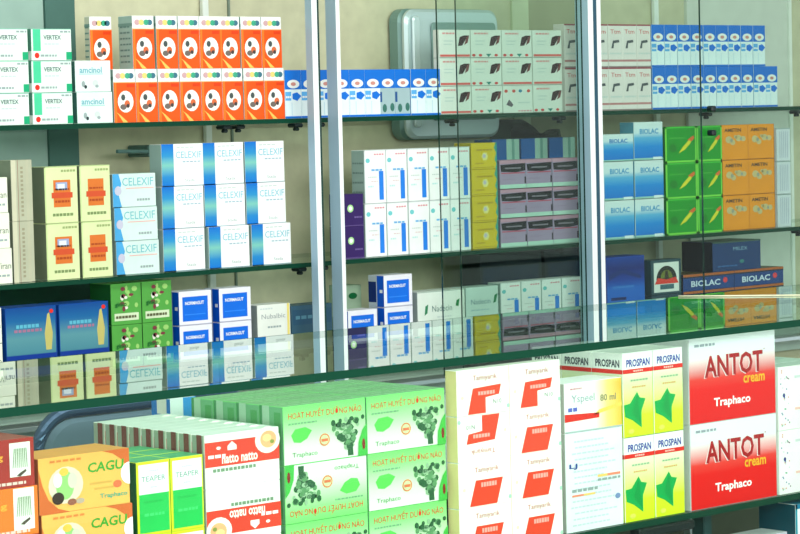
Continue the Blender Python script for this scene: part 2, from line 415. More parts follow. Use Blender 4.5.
c.text('F', 'Nubalbic', .12, .7, .84, .8, mat((150, 158, 160))); c.dashes('F', .3, .5, .75, .54, GREY, seed=4); c.dashes('F', .55, .2, .85, .26, GREY, seed=4); c.rect('F', .9, 0, .97, 1, mat((235, 215, 120))); c.dashes('F', .08, .9, .5, .93, LG, seed=4)
c.done('whitey')
c = Carton(.112, .0895, .06, mat((50, 85, 105)), top=mat((60, 90, 105)))
c.rect('F', .03, .55, .97, .9, mat((40, 78, 105))); c.rect('F', .05, .3, .9, .36, mat((70, 120, 135))); c.dashes('F', .1, .68, .8, .76, mat((80, 130, 150)), 1, seed=3)
c.done('slate')
c = Carton(.142, .096, .05, mat((222, 230, 222)), side=mat((160, 175, 165)))
c.text('F', 'Nadecin', .3, .52, .72, .66, mat((110, 140, 135))); c.poly('F', [(.14, .45), (.2, .5), (.22, .7), (.16, .66)], mat((50, 130, 90))); c.poly('F', [(.8, .62), (.86, .6), (.89, .78), (.82, .74)], mat((10, 120, 60))); c.dashes('F', .4, .38, .7, .41, LG, seed=2)
c.rect('F', 0, .97, 1, 1, mat((170, 185, 175)))
c.done('leafw')
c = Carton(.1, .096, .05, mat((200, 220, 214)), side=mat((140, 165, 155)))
c.text('F', 'Nadecin', .15, .6, .75, .72, mat((110, 140, 150))); c.poly('F', [(.84, .6), (.92, .62), (.98, .82), (.88, .78)], mat((10, 120, 70))); c.dashes('F', .15, .45, .7, .48, mat((170, 195, 200)), seed=2)
c.done('leafs')
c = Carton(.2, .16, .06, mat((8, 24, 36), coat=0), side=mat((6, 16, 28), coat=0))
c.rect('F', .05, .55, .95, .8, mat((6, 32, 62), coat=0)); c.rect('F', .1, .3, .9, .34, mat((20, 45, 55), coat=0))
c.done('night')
c = Carton(.13, .138, .06, mat((10, 65, 160)), front=grad('print_deep_blue_blend', [(0, (20, 90, 190)), (.45, (15, 95, 190)), (.6, (10, 55, 150)), (.8, (5, 30, 110)), (1, (5, 60, 150))], .138))
c.poly('F', [(.05, .6), (.4, .72), (.9, .6), (.9, .66), (.4, .8), (.05, .7)], mat((10, 40, 110))); c.dashes('F', .15, .46, .7, .5, mat((50, 120, 200)), 1, seed=3); c.rect('F', .1, .26, .5, .31, mat((5, 35, 95)))
c.done('deep')
c = Carton(.106, .082, .04, mat((40, 75, 85)), side=mat((25, 60, 70)))
c.rect('F', .08, .06, .92, .92, mat((222, 228, 222)))
c.ell('F', .5, .42, .34, .4, mat((35, 40, 35)), 1, 18, 0, math.pi); c.ell('F', .5, .46, .2, .24, mat((110, 120, 40)), 2, 14, 0, math.pi); c.poly('F', [(.42, .42), (.58, .42), (.54, .68), (.46, .68)], mat((60, 50, 30)), 3)
c.poly('F', [(.1, .3), (.2, .48), (.5, .42), (.8, .48), (.9, .3), (.5, .3)], mat((225, 60, 45)), 4); c.rect('F', .28, .14, .74, .28, mat((60, 100, 110)), 3)
c.done('arch')
c = Carton(.18, .0725, .1, mat((14, 52, 105)), side=mat((14, 22, 35)), top=mat((50, 75, 60)))
c.text('F', 'MILEX', .42, .68, .72, .8, mat((130, 170, 190))); c.dashes('F', .1, .15, .5, .2, mat((50, 100, 160)), seed=3); c.ell('F', .6, .3, .05, .06, mat((50, 120, 120))); c.rect('F', 0, .95, 1, 1, mat((60, 90, 70)))
c.done('navyl')
c = Carton(.187, .0405, .09, mat((20, 60, 125)), side=mat((30, 30, 35)), top=mat((90, 80, 45)))
c.rect('F', 0, .86, 1, 1, mat((180, 95, 40))); c.rect('F', 0, .78, 1, .86, mat((30, 40, 60))); c.text('F', 'BIOLAC', .15, .24, .72, .6, mat((205, 220, 235)), bold=True); c.ell('F', .82, .5, .045, .17, mat((215, 60, 70)), 1, 10)
c.done('flat')
c = Carton(.05, .115, .05, mat((150, 175, 150))); c.ell('F', .5, .8, .25, .06, DG); c.done('sage')

# ---- counter cartons
HB = .66
MR = mat((165, 50, 42)); MR2 = mat((150, 45, 38))
def marb(key, base, tall):
    c = Carton(.148, .066, .08, base, side=MR2, top=mat((165, 75, 65)))
    c.rect('F', .73, .12 if tall else .22, .955, .98 if tall else .92, mat((235, 238, 228)))
    for k in range(8):
        a = .76 + k * .022; c.poly('F', [(a, .4), (a + .008, .4), (a + .03 - .004 * k, .8), (a + .018 - .004 * k, .8)], mat((130, 150, 120)), 1)
    c.poly('F', [(.8, .24), (.84, .3), (.9, .36), (.91, .32), (.84, .22)], mat((80, 70, 60)), 2)
    c.text('F', 'Giang', .3, .55, .66, .72, mat((240, 170, 60)), bold=True); c.dashes('F', .4, .06, .9, .12, mat((225, 200, 190)), seed=4, words=8)
    c.done(key)
marb('maroon', MR, False); marb('maroon2', mat((240, 120, 40)), True)
c = Carton(.152, .0775, .08, mat((250, 182, 92)), side=mat((185, 90, 40)), top=mat((240, 165, 80)))
BR = mat((214, 104, 46))
c.poly('F', [(0, 0), (.33, 0), (.2, .08), (.1, .25), (.04, .5), (0, .8)], BR); c.poly('F', [(.7, 1), (.82, .93), (.92, .8), (1, .6), (1, 1)], BR)
c.ell('F', .29, .48, .19, .33, mat((225, 215, 190)), 1); c.ell('F', .28, .48, .1, .26, mat((150, 200, 120)), 2); c.ell('F', .2, .58, .05, .13, mat((235, 240, 225)), 3); c.ell('F', .36, .55, .05, .14, mat((215, 225, 190)), 3); c.ell('F', .27, .72, .05, .07, mat((245, 190, 80)), 3)
c.ell('F', .2, .26, .065, .11, mat((55, 40, 30)), 4); c.ell('F', .35, .17, .05, .06, mat((150, 90, 70)), 4, 10); c.ell('F', .44, .17, .05, .05, mat((190, 170, 150)), 3, 10)
c.text('F', 'CAGU', .53, .64, .93, .82, mat((60, 160, 50)), bold=True, shear=.05); c.dashes('F', .12, .9, .5, .94, mat((225, 130, 60)), seed=4); c.rect('F', .55, .42, .8, .46, mat((215, 165, 80))); c.rect('F', .6, .32, .82, .36, mat((215, 165, 80)))
c.ell('F', .86, .38, .05, .07, mat((235, 110, 70)), 1, 10); c.text('F', 'Traphaco', .66, .13, .97, .24, mat((60, 165, 130)), bold=True)
c.ell('F', 1, .55, .1, .2, mat((250, 250, 250)), 2, 12, math.pi / 2, math.pi * 1.5)
c.done('cagu')
c = Carton(.0585, .105, .05, mat((215, 232, 40)), side=mat((15, 110, 60)), top=mat((85, 178, 125)))
c.rect('F', .06, .56, .95, .96, mat((243, 248, 246))); c.rect('F', .06, .04, .95, .56, mat((35, 190, 85)))
c.text('F', 'TEAPER', .14, .73, .86, .8, mat((100, 140, 130)), 1); c.dashes('F', .35, .86, .65, .88, LG, 1, seed=3); c.dashes('F', .4, .64, .6, .66, LG, 1, seed=2); c.dashes('F', .2, .26, .8, .3, mat((70, 210, 115)), 1, seed=2); c.dashes('F', .2, .44, .8, .47, mat((25, 175, 75)), 1, seed=5)
c.done('tea')
RR = mat((228, 68, 48))
def rw(key, flip):
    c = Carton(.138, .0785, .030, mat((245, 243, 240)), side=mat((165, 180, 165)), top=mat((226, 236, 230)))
    c.flip = flip
    c.rect('F', 0, .4, 1, .86, RR); c.ell('F', .84, .78, .17, .25, mat((248, 240, 232)), 1); c.ell('F', .85, .79, .11, .16, mat((240, 180, 130)), 2); c.ell('F', .83, .82, .06, .07, mat((240, 215, 150)), 3); c.ell('F', .9, .74, .03, .04, mat((140, 150, 70)), 3, 8)
    c.poly('F', [(.3, .68), (.3, .76), (.36, .84), (.42, .76), (.42, .68)], W, 1); c.dashes('F', .04, .56, .3, .62, W, 1, seed=2, words=3)
    c.text('F', 'natto natto', .22, .44, .7, .6, mat((250, 245, 235)), 2, bold=True); c.dashes('F', .1, .3, .7, .36, mat((120, 150, 120)), 1, seed=7, words=9)
    c.ell('F', .18, .74, .03, .03, W, 1, 8)
    c.rect('S', .38, .0, .78, 1, mat((130, 70, 65))); c.rect('S', .9, 0, 1, 1, mat((225, 230, 215)), 1); c.rect('S', .42, .5, .7, .6, mat((190, 150, 140)), 1)
    c.done(key)
rw('rw', False); rw('rwi', True)
def hoat(key, flip):
    w, h = .162, .0873
    st = [(0, (235, 250, 232)), (.35, (218, 246, 210)), (.75, (150, 226, 142)), (1, (122, 218, 116))]
    if flip: st = [(1 - p, q) for p, q in st][::-1]
    c = Carton(w, h, .0545, mat((120, 216, 118)), side=mat((115, 185, 135)), top=mat((130, 192, 132)), front=grad('print_green_blend_' + key, st, h))
    c.flip = flip
    c.text('F', 'HOẠT HUYẾT DƯỠNG NÃO', .06, .75, .95, .94, mat((226, 60, 30)), 1)
    c.dashes('F', .06, .68, .4, .71, mat((120, 170, 130)), seed=4, words=7)
    # fan shaped tree picture
    T1 = mat((45, 95, 60)); T2 = mat((95, 150, 100)); T3 = mat((150, 190, 150))
    r = random.Random(12)
    for k in range(70):
        t = r.random(); s_ = r.uniform(-1, 1)
        v = .18 + .5 * t; u = .78 + s_ * (.05 + .2 * t ** 1.5) - .04 * t
        c.ell('F', u, v, r.uniform(.02, .045), r.uniform(.03, .06), (T1, T2, T3, T1)[k % 4], 1 + k % 5, 7)
    c.poly('F', [(.77, .03), (.84, .03), (.83, .25), (.77, .3)], T1, 1)
    c.poly('F', [(.12, .38), (.09, .5), (.14, .6), (.26, .62), (.34, .55), (.28, .42), (.2, .36)], mat((95, 210, 90)))
    c.ell('F', .49, .36, .065, .11, mat((225, 130, 90)), 0, 14); c.ell('F', .49, .36, .05, .085, mat((215, 225, 170)), 1, 12); c.rect('F', .45, .33, .53, .38, mat((225, 120, 80)), 2)
    c.text('F', 'Traphaco', .1, .1, .4, .2, mat((60, 130, 70)), 1)
    c.poly('F', [(.89, 0), (.9, .25), (.95, .45), (1, .55), (1, 0)], mat((70, 185, 75)), 7); c.ell('F', .96, .2, .02, .1, MAR, 8, 8)
    for k, (a, b) in enumerate(((.12, .3), (.5, .62), (.72, .4))): c.dashes('T', .1, a, .9, a + .06, mat((190, 235, 190)), seed=k, words=5)
    c.rect('S', 0, 0, .12, 1, mat((70, 150, 95))); c.rect('S', .12, 0, .42, 1, mat((175, 215, 185))); c.rect('S', .62, .1, .9, .9, mat((85, 170, 100)))
    c.done(key)
hoat('hoat', False); hoat('hoati', True)
TR = mat((234, 68, 40))
def tam(key, mode, w=.1145):
    c = Carton(w, .0721, .026, mat((250, 248, 242)), side=mat((250, 226, 165)), top=mat((238, 236, 226)))
    c.flip = (mode == 'flip')
    c.text('F', 'Tamiyarik', .3, .72, .76, .86, mat((200, 105, 90)), 1)
    if mode == 'whole':
        c.poly('F', [(.2, .02), (.72, .02), (.84, .58), (.32, .58)], TR); c.dashes('F', .42, .42, .72, .52, mat((240, 170, 160)), 1, seed=3, words=5)
    else:
        c.poly('F', [(.2, .02), (.54, .02), (.54, .36), (.8, .4), (.84, .62), (.3, .58)], TR); c.dashes('F', .4, .42, .72, .5, mat((240, 170, 160)), 1, seed=3, words=5)
        c.text('F', 'N10', .68, .2, .84, .3, mat((110, 130, 120)), 1)
    c.ell('F', .97, .12, .03, .05, mat((170, 215, 190)), 0, 8); c.ell('F', .1, .4, .03, .04, mat((250, 215, 195)), 0, 8)
    c.rect('F', 0, 0, 1, .01, mat((225, 230, 215)))
    c.done(key)
tam('tam', 'whole'); tam('tamc', 'cut'); tam('tami', 'flip')
c = Carton(.136, .0815, .07, mat((242, 245, 245)), side=mat((200, 205, 205)), front=grad('print_white_to_amber_blend', [(0, (242, 245, 245)), (.5, (242, 244, 240)), (.75, (252, 220, 130)), (1, (252, 190, 60))], .136, 'X'))
c.text('F', 'Yspeel', .12, .55, .52, .75, mat((150, 170, 175)), 1); c.text('F', '80 ml', .62, .56, .9, .7, mat((150, 150, 110)), 1, bold=True)
c.poly('F', [(0, .22), (.6, .24), (.6, .34), (0, .38)], RED, 1); c.dashes('F', .06, .42, .22, .5, mat((90, 100, 190)), 1, seed=2, words=2); c.dashes('F', .1, .86, .3, .89, PINK, 1, seed=2); c.poly('F', [(.5, .3), (1, .42), (1, .5), (.6, .4)], mat((255, 205, 90)), 1); c.rect('F', 0, .0, 1, .03, mat((170, 190, 190)), 2)
c.done('ysp')
c = Carton(.136, .1635, .07, mat((232, 240, 242)), side=mat((190, 198, 198)))
r = random.Random(3)
for k in range(15):
    v = .06 + k * .06; c.dashes('F', .08 + r.uniform(0, .1), v, .9 - r.uniform(0, .25), v + .016, mat((195, 212, 218)), seed=k, words=8)
c.text('F', 'LJ', .06, .63, .2, .69, mat((40, 70, 150)), 2, bold=True); c.rect('F', .55, .52, .95, .545, mat((240, 140, 110)), 2); c.rect('F', .55, .52, .72, .545, mat((245, 205, 110)), 3)
c.dashes('F', .55, .48, .95, .505, GREY, 2, seed=8, words=4); c.dashes('F', .1, .4, .55, .43, GREY, 2, seed=9, words=4); c.rect('F', .1, .355, .4, .375, mat((240, 140, 110)), 2); c.rect('F', .3, .355, .5, .375, mat((245, 205, 110)), 3)
c.ell('F', .9, .3, .05, .03, mat((120, 145, 190)), 2, 8)
c.done('leaflet')
PG = grad('print_cream_to_lime_blend', [(0, (212, 238, 20)), (.25, (214, 238, 40)), (.5, (226, 240, 150)), (.74, (238, 243, 205)), (.8, (245, 246, 244)), (1, (245, 246, 244))], .142)
c = Carton(.0735, .1418, .07, mat((240, 243, 235)), side=PG, top=mat((205, 212, 205)), front=PG)
for fc in ('F', 'S'):
    kw = dict(bold=True, shear=.04) if fc == 'F' else dict(bold=True)
    c.text(fc, 'PROSPAN', .12, .83, .9, .92, mat((45, 60, 160)) if fc == 'F' else mat((50, 60, 75)), 1, **kw)
    c.rect(fc, 0, .755, 1, .805, mat((228, 40, 30)), 1)
c.dashes('F', .35, .77, .7, .79, mat((245, 190, 180)), 2, seed=4); c.dashes('F', .25, .66, .85, .68, mat((150, 185, 150)), 1, seed=5, words=6); c.dashes('F', .3, .58, .75, .6, mat((225, 170, 110)), 1, seed=6, words=6)
LF = mat((0, 165, 75))
c.poly('F', [(.02, .39), (.22, .4), (.46, .53), (.55, .46), (.74, .44), (.6, .3), (.6, .1), (.3, .2), (.05, .25)], LF, 1)
c.poly('F', [(.3, .3), (.46, .5), (.58, .14), (.34, .26)], mat((0, 150, 68)), 2)
c.ell('F', .25, .07, .1, .03, mat((225, 220, 90)), 1, 10); c.rect('F', 0, 0, 1, .008, mat((120, 150, 40)), 1)
c.done('prospan')
AG = grad('print_white_to_red_blend', [(0, (226, 10, 5)), (.4, (228, 15, 8)), (.52, (232, 60, 50)), (.68, (236, 190, 190)), (.78, (232, 236, 240)), (1, (232, 236, 240))], .147)
c = Carton(.2305, .147, .12, mat((215, 222, 222)), side=mat((200, 205, 205)), front=AG)
DR = mat((170, 20, 25))
c.text('F', 'ANTOT', .17, .52, .84, .79, mat((245, 225, 225)), 1, bold=True)
c.text('F', 'ANTOT', .18, .525, .85, .785, DR, 2, bold=True); c.text('F', 'cream', .62, .41, .87, .5, mat((245, 175, 40)), 2, bold=True)
c.text('F', 'Traphaco', .28, .15, .7, .28, mat((250, 245, 245)), 2, bold=True); c.dashes('F', .07, .9, .3, .93, mat((150, 160, 170)), 1, seed=2, words=4); c.rect('F', .86, .79, .875, .8, DR, 2)
c.rect('F', 0, 0, .008, 1, mat((190, 190, 190)), 1)
c.done('antot')
c = Carton(.15, .1135, .14, mat((240, 243, 236)), top=mat((190, 210, 200)))
r = random.Random(8)
for k in range(26):
    c.ell('F', r.uniform(.02, .2), r.uniform(.06, .94), .012, .014, mat(r.choice([(90, 110, 160), (220, 140, 130), (110, 160, 140), (200, 200, 205), (120, 70, 110)])), 0, 7)
c.ell('F', .1, .55, .025, .035, mat((60, 60, 130)), 1, 8); c.rect('F', .3, .8, .8, .84, LG); c.rect('F', .3, .3, .7, .34, mat((235, 190, 180)))
c.dashes('T', .1, .3, .9, .36, mat((225, 235, 232)), seed=3); c.dashes('T', .1, .65, .9, .7, mat((160, 185, 178)), seed=5)
c.done('dots')
c = Carton(.17, .245, .085, mat((236, 242, 240)), side=mat((5, 70, 85)), top=mat((0, 120, 150)))
c.rect('F', 0, 0, .03, 1, mat((0, 140, 170))); c.rect('F', 0, .965, 1, 1, mat((0, 120, 160))); c.rect('F', .1, .8, .3, .84, GREY); c.rect('F', .04, 0, 1, .55, mat((245, 160, 110)))
c.done('tealbox')
c = Carton(.12, .09, .06, mat((215, 210, 225)), top=mat((225, 228, 230))); c.rect('F', .1, .3, .9, .6, mat((150, 120, 170))); c.done('palebox')
c = Carton(.05, .252, .05, mat((235, 240, 243)), side=mat((25, 125, 215))); c.rect('F', .5, 0, 1, 1, mat((60, 150, 225))); c.rect('S', .3, .9, .8, 1, W); c.done('bluewhite')

def place(key, x0, z, yf, label, group=None, name='medicine_carton', cat='box', rz=0.0):
    me, w, h, d = DES[key]
    o = bpy.data.objects.new(name, me); COL.objects.link(o)
    o.location = (x0 + w / 2, yf + d / 2, z); o.rotation_euler[2] = math.radians(rz)
    o['label'] = label; o['category'] = cat
    if group: o['group'] = group
    return o
OR_ = ['first', 'second', 'third', 'fourth', 'fifth', 'sixth', 'seventh', 'eighth', 'ninth', 'tenth']
def nth(i, n, side='left'):
    """which one of a row of n"""
    if i == 0: return 'leftmost'
    if i == n - 1: return 'rightmost'
    return OR_[i] + ' from left'
YC = 4.129; Z1 = 1.373; Z2 = 1.073; Z3 = .893
EP = .0004
jit = lambda a=.0015: random.uniform(-a, a)
LAY3 = ['bottom', 'middle', 'top']; LAY2 = ['lower', 'upper']

# ---------------- top shelf
for ci, x0 in enumerate((2.7085, 2.8085)):
    for k in range(3):
        place('gw', x0 - (.001 * (2 - k)), Z1 + EP + k * .0611, YC + jit(), 'green striped white carton with dark lettering, %s of the %s column' % (LAY3[k], ('left', 'right')[ci]), 'green striped white cartons on the top shelf')
for k in range(2):
    place('mint', 2.9095 - .0015 * k, Z1 + EP + k * .0611, YC + jit(), 'pale mint carton with blurred blue lettering, %s of the two beside the orange cartons' % LAY2[k], 'pale mint cartons on the top shelf')
for i in range(8):
    place('orange', 2.9975 + i * .0545, Z1 + EP, YC + jit(.001), 'orange and white carton, %s in the lower orange row on the top shelf' % nth(i, 8), 'orange cartons on the top shelf')
for i, x in enumerate((3.048, 3.1065, 3.161, 3.2145, 3.2655, 3.3205, 3.376)):
    place('orange', x, Z1 + .1055, YC + jit(.001), 'orange and white carton, %s of seven in the upper orange row' % nth(i, 7), 'orange cartons on the top shelf')
place('orangeb', 2.984, Z1 + EP, YC + .054, 'pale sided orange carton hidden behind the two mint cartons')
place('orangeb', 2.984, Z1 + .1055, YC + .054, 'pale sided orange carton peeping above the two mint cartons')
AX = [3.4336 + .0443 * i for i in range(10)]
for i, x in enumerate(AX):
    g = i in (6, 7)
    place('arrowg' if g else 'arrowl', x, Z1 + EP, YC + (.002 if g else 0) , ('blue topped carton with a grey lower half, %s of the grey pair' % ('left', 'right')[i - 6]) if g else 'blue arrow carton, %s in the row beside the orange cartons' % nth(i, 10), 'blue and white arrow cartons beside the orange ones')
for ci in range(4):
    for k in range(3):
        key = 'liverx' if (ci == 2 and k == 0) else ('liverr' if (ci in (0, 3) and not (ci == 3 and k == 0)) or (ci == 2 and k == 1) else 'liver')
        lab = 'white carton without a liver picture, coloured dots along its top, in the liver carton block' if key == 'liverx' else 'white carton with dark liver picture, %s layer, %s column' % (LAY3[k], nth(ci, 4))
        place(key, 3.8745 + ci * .0965, Z1 + EP + k * .062, YC + jit(.0008), lab, 'liver picture cartons on the top shelf')
for k in range(2):
    for i in range(6):
        place('pink', 4.2665 + i * .0489, Z1 + EP + k * .1005, YC + jit(.0008), 'pinkish white narrow carton, %s in the %s row near the post' % (nth(i, 6), LAY2[k]), 'pinkish white cartons on the top shelf')
    n = (10, 9)[k]
    for i in range(n):
        place('arrow', 4.5625 + i * .0463, Z1 + EP + k * .1005, YC + jit(.0008), 'blue arrow carton right of the pinkish cartons, %s in the %s row' % (nth(i, n), LAY2[k]), 'blue and white arrow cartons at the right of the top shelf')

# ---------------- middle shelf
for k in range(3):
    place('cream', 2.678 + (2 - k) * .003, Z2 + EP + k * .0675, YC + jit(), 'cream white carton with dark script cut by the left edge, %s of three' % LAY3[k], 'cream cartons at the left end of the middle shelf')
for k in range(2):
    place('vert', 2.7555 , Z2 + EP + k * .117, YC + .004, 'tall beige carton with vertical print, %s of the two beside the yellow cartons' % LAY2[k], 'beige vertical print cartons')
for k in range(2):
    place('yela', 2.829, Z2 + EP + k * .1095, YC + jit(.001), 'pale yellow carton with orange panel and small white patch, %s one' % LAY2[k], 'pale yellow cartons on the middle shelf')
    place('yelb', 2.911, Z2 + EP + k * .1095, YC + jit(.001), 'pale yellow carton with plain orange panel, %s one, right column' % LAY2[k], 'pale yellow cartons on the middle shelf')
for k in range(3):
    place('celow', 2.9935 - .002 * k, Z2 + EP + k * .0665, YC + .001, 'low pale mint carton with blue left edge, %s of its short stack' % LAY3[k], 'low mint and blue cartons on the middle shelf')
for ci, xs in enumerate(((3.1085, 3.1085, 3.11), (3.219, 3.2155, 3.2145), (3.33, 3.3235, 3.3225))):
    for k in range(3):
        place('cel', xs[k], Z2 + EP + k * .085, YC - (.006 if k == 0 and ci else 0), 'white carton with broad blue teal stripe, %s layer, %s column' % (LAY3[k], ('left', 'centre', 'right')[ci]), 'white cartons with blue teal stripe on the middle shelf')
for k in range(2):
    place('purple', 3.5895, Z2 + EP + k * .0685, YC, 'dark purple carton with a pale round spot, %s of two beside the middle post' % LAY2[k], 'dark purple cartons on the middle shelf')
    for i in range(5):
        place('L', 3.6475 + i * .0625, Z2 + EP + k * .1145, YC + jit(.0008), 'white carton with upright blue bar, %s in the %s row, middle shelf' % (nth(i, 5), LAY2[k]), 'white cartons with a blue bar on the middle shelf')
for k in range(4):
    place('yellow', 3.9645, Z2 + EP + k * .059, YC + jit(.0008), 'yellow carton with jagged teal right edge, %s of the column of four' % ['lowest', 'second from bottom', 'third from bottom', 'topmost'][k], 'yellow cartons on the middle shelf')
for ci in range(3):
    for k in range(3):
        place('lilac', 4.0515 + ci * .0842, Z2 + EP + k * .0655, YC + jit(.0008), 'lilac carton with black band and pale foot, %s layer, %s column' % (LAY3[k], ('left', 'centre', 'right')[ci]), 'lilac and black cartons on the middle shelf')
for i in range(3):
    place('stripe', 4.138 + i * .093, Z2 + EP, YC + .11, 'tall blue carton with mint stripe behind the lilac cartons, %s of three' % ('left', 'middle', 'right')[i], 'tall blue cartons behind the lilac ones')
for ci in range(2):
    for k in range(3):
        short = ci == 0 and k == 2
        place('bios' if short else 'bio', 4.391 + ci * .104, Z2 + EP + k * .091, YC + jit(.0008), 'shorter white to blue carton, top of the left column beside the right post' if short else 'white to blue carton with blue lettering, %s layer, %s column' % (LAY3[k], ('left', 'right')[ci]), 'white to blue cartons on the middle shelf')
    for k in range(3):
        place(('greena', 'greenb')[ci], (4.604, 4.7185)[ci], Z2 + EP + k * .0862, YC + jit(.0008), '%s green carton with yellow swoosh, %s layer, middle shelf' % (('wider', 'narrower')[ci], LAY3[k]), 'green swoosh cartons on the middle shelf')
        place('amber', 4.8115 + ci * .0985, Z2 + EP + k * .0862, YC + jit(.0008), 'amber orange carton with grey blots, %s layer, %s column' % (LAY3[k], ('left', 'right')[ci]), 'amber cartons on the middle shelf')
for k in range(3):
    place('pale', 5.018, Z2 + EP + k * .0822, YC, 'pale lilac white narrow carton at the right end of middle shelf, %s of three' % LAY3[k], 'pale narrow cartons at the right end')

# ---------------- third shelf
place('cream', 2.655, Z3 + EP + .0682, YC, 'cream white carton left of the two blue cartons, on the lowest shelf, upper one', 'cream cartons at the left of the lowest shelf')
place('cream', 2.655, Z3 + EP, YC, 'cream white carton left of the two blue cartons, on the lowest shelf, lower one', 'cream cartons at the left of the lowest shelf')
for i in range(2):
    place('sea', 2.73 + i * .123, Z3 + EP, YC, '%s wide blue carton with pale yellow flame figure on the lowest shelf' % ('left', 'right')[i], 'wide blue cartons on the lowest shelf')
for i in range(2):
    for k in range(2):
        place('leafy', 2.9765 + i * .0755, Z3 + EP + k * .082, YC, 'green carton with mottled leaf picture, %s layer, %s column, lowest shelf' % (LAY2[k], ('left', 'right')[i]), 'green mottled cartons on the lowest shelf')
for i in range(2):
    for k in range(2):
        place('norm', (3.1435, 3.246)[i], Z3 + EP + k * .0692, YC, 'white bordered bright blue carton beside mottled green ones, %s layer, %s column' % (LAY2[k], ('left', 'right')[i]), 'white and bright blue cartons left of the middle posts')
place('whitey', 3.3445, Z3 + EP, YC, 'white carton with grey lettering and yellow right edge on the lowest shelf')
place('slate', 3.4355, Z3 + EP, YC, 'dark slate blue carton just left of the middle posts, lowest shelf')
place('norm', 3.592, Z3 + EP, YC, 'white and bright blue carton standing alone beside the middle post', 'white and bright blue cartons right of the middle posts')
for k in range(2):
    place('norm', 3.696, Z3 + EP + k * .0692, YC, 'white and bright blue carton right of the middle posts, %s of the stack of two' % LAY2[k], 'white and bright blue cartons right of the middle posts')
place('sage', 3.66, Z3 + EP, YC + .09, 'grey green carton standing behind the bright blue cartons on the lowest shelf')
place('leafw', 3.793, Z3 + EP, YC, 'wide white carton with two small green leaves on the lowest shelf')
place('leafs', 3.9385, Z3 + EP, YC, 'pale mint carton with one green leaf, between white ones on the lowest shelf')
for i in range(4):
    place('L3', 4.0465 + i * .0655, Z3 + EP, YC, 'white carton with bent blue line, %s of four on the lowest shelf' % nth(i, 4), 'white cartons with bent blue line on the lowest shelf')
for i in range(2):
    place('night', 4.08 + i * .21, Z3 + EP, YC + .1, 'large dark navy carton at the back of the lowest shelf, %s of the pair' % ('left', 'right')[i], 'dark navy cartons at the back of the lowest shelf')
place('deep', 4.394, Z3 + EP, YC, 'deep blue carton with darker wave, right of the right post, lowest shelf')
place('arch', 4.5475, Z3 + EP + .0405, YC, 'small framed carton with black arch emblem and red ribbon, lowest shelf')
c = Carton(.106, .04, .05, mat((30, 60, 75))); c.done('thin')
place('thin', 4.5475, Z3 + EP, YC, 'thin dark carton under the carton with black arch emblem')
for i in range(2):
    for k in range(2):
        place('flat', 4.6605 + i * .1885, Z3 + EP + k * .041, YC, 'flat navy lettered carton with orange top edge, %s layer, %s one' % (LAY2[k], ('left', 'right')[i]), 'flat navy cartons on the lowest shelf')
place('navyl', 4.767, Z3 + EP + .082, YC - .002, 'dark navy carton lying on top of the flat lettered navy cartons')

# ---------------- inside the counter (front showcase)
ZL = .687; YL = 2.92
for k in range(4):
    place('maroon2' if k == 2 else 'maroon', 1.8215 + (.004 if k < 3 else 0), ZL + EP + k * .0662, YL, ('orange carton with white herb sketch panel at the left edge, under the maroon one' if k == 2 else 'maroon carton with white herb sketch panel, %s' % ('topmost of the stack at the left edge' if k == 3 else ('lowest of its stack', 'second from bottom of its stack')[k])), 'herb sketch cartons in the counter')
for k in range(3):
    place('cagu', 1.9755 + (.003 if k < 2 else 0), ZL + EP + k * .0778, YL, 'amber herbal carton with green capitals and plant picture, %s of its stack' % ('lowest', 'middle, second', 'topmost')[k], 'amber herbal cartons in the counter')
for k in range(2):
    for j in range(3):
        for i in range(2):
            place('tea', 2.1395 + i * .0595, ZL + EP + k * .1052, YL + j * .051, 'green and white carton with lime border, %s column, %s layer, %s row' % (('left', 'right')[i], LAY2[k], ('front', 'second', 'rear')[j]), 'lime bordered green cartons in the counter')
for k in range(3):
    for j in range(9):
        flip = k == 1
        place('rwi' if flip else 'rw', 2.2615, ZL + EP + k * .0788, YL + j * .0303, 'red and white %scarton, %s layer, %s' % ('upside down ' if flip else '', LAY3[k], 'at the front' if j == 0 else ('rearmost' if j == 8 else OR_[j] + ' from the front')), 'red and white cartons filed in the counter')
for k in range(3):
    for j in range(4):
        for i in range(2):
            flip = (i == 0 and k == 1)
            place('hoati' if flip else 'hoat', 2.4115 + i * .1645, ZL + EP + k * .0877, YL + .004 + j * .055, '%sgreen tree picture carton, %s column, %s layer, %s row' % ('upside down ' if flip else '', ('left', 'right')[i], LAY3[k], ('front', 'second', 'third', 'rear')[j]), 'green tree picture cartons in the counter')
for k in range(4):
    for i in range(2):
        m = ('tam', 'tam', 'tami', 'tamc')[k] if i == 0 else ('tam', 'tam', 'tam', 'tamc')[k]
        lab = 'white carton with red slanted panel, %s column, %s' % (('left', 'right')[i], ('lowest', 'second from bottom', 'third from bottom', 'topmost')[k])
        if m == 'tami': lab = 'upside down white carton with red panel, under the topmost of left column'
        place(m, 2.744 + i * .1155, ZL + EP + k * .0724, 2.902, lab, 'white and red panel cartons in the counter')
place('leaflet', 3.001, ZL + EP, YL, 'tall white carton covered in fine grey print, under the amber edged carton')
place('ysp', 3.001, ZL + EP + .164, YL, 'white carton with amber right side and red band, beside the lime leaf cartons')
for i in range(2):
    for k in range(2):
        for j in range(3):
            place('prospan', 3.141 + i * .0755, ZL + EP + k * .1422, YL + j * .0712, 'lime carton with green ivy leaf, %s column, %s layer, %s row' % (('left', 'right')[i], LAY2[k], ('front', 'second', 'rear')[j]), 'lime leaf cartons in the counter')
for k in range(2):
    place('antot', 3.3045, ZL + EP + k * .1475, YL, '%s large white and red carton with big dark red capitals' % LAY2[k], 'large red and white cartons in the counter')
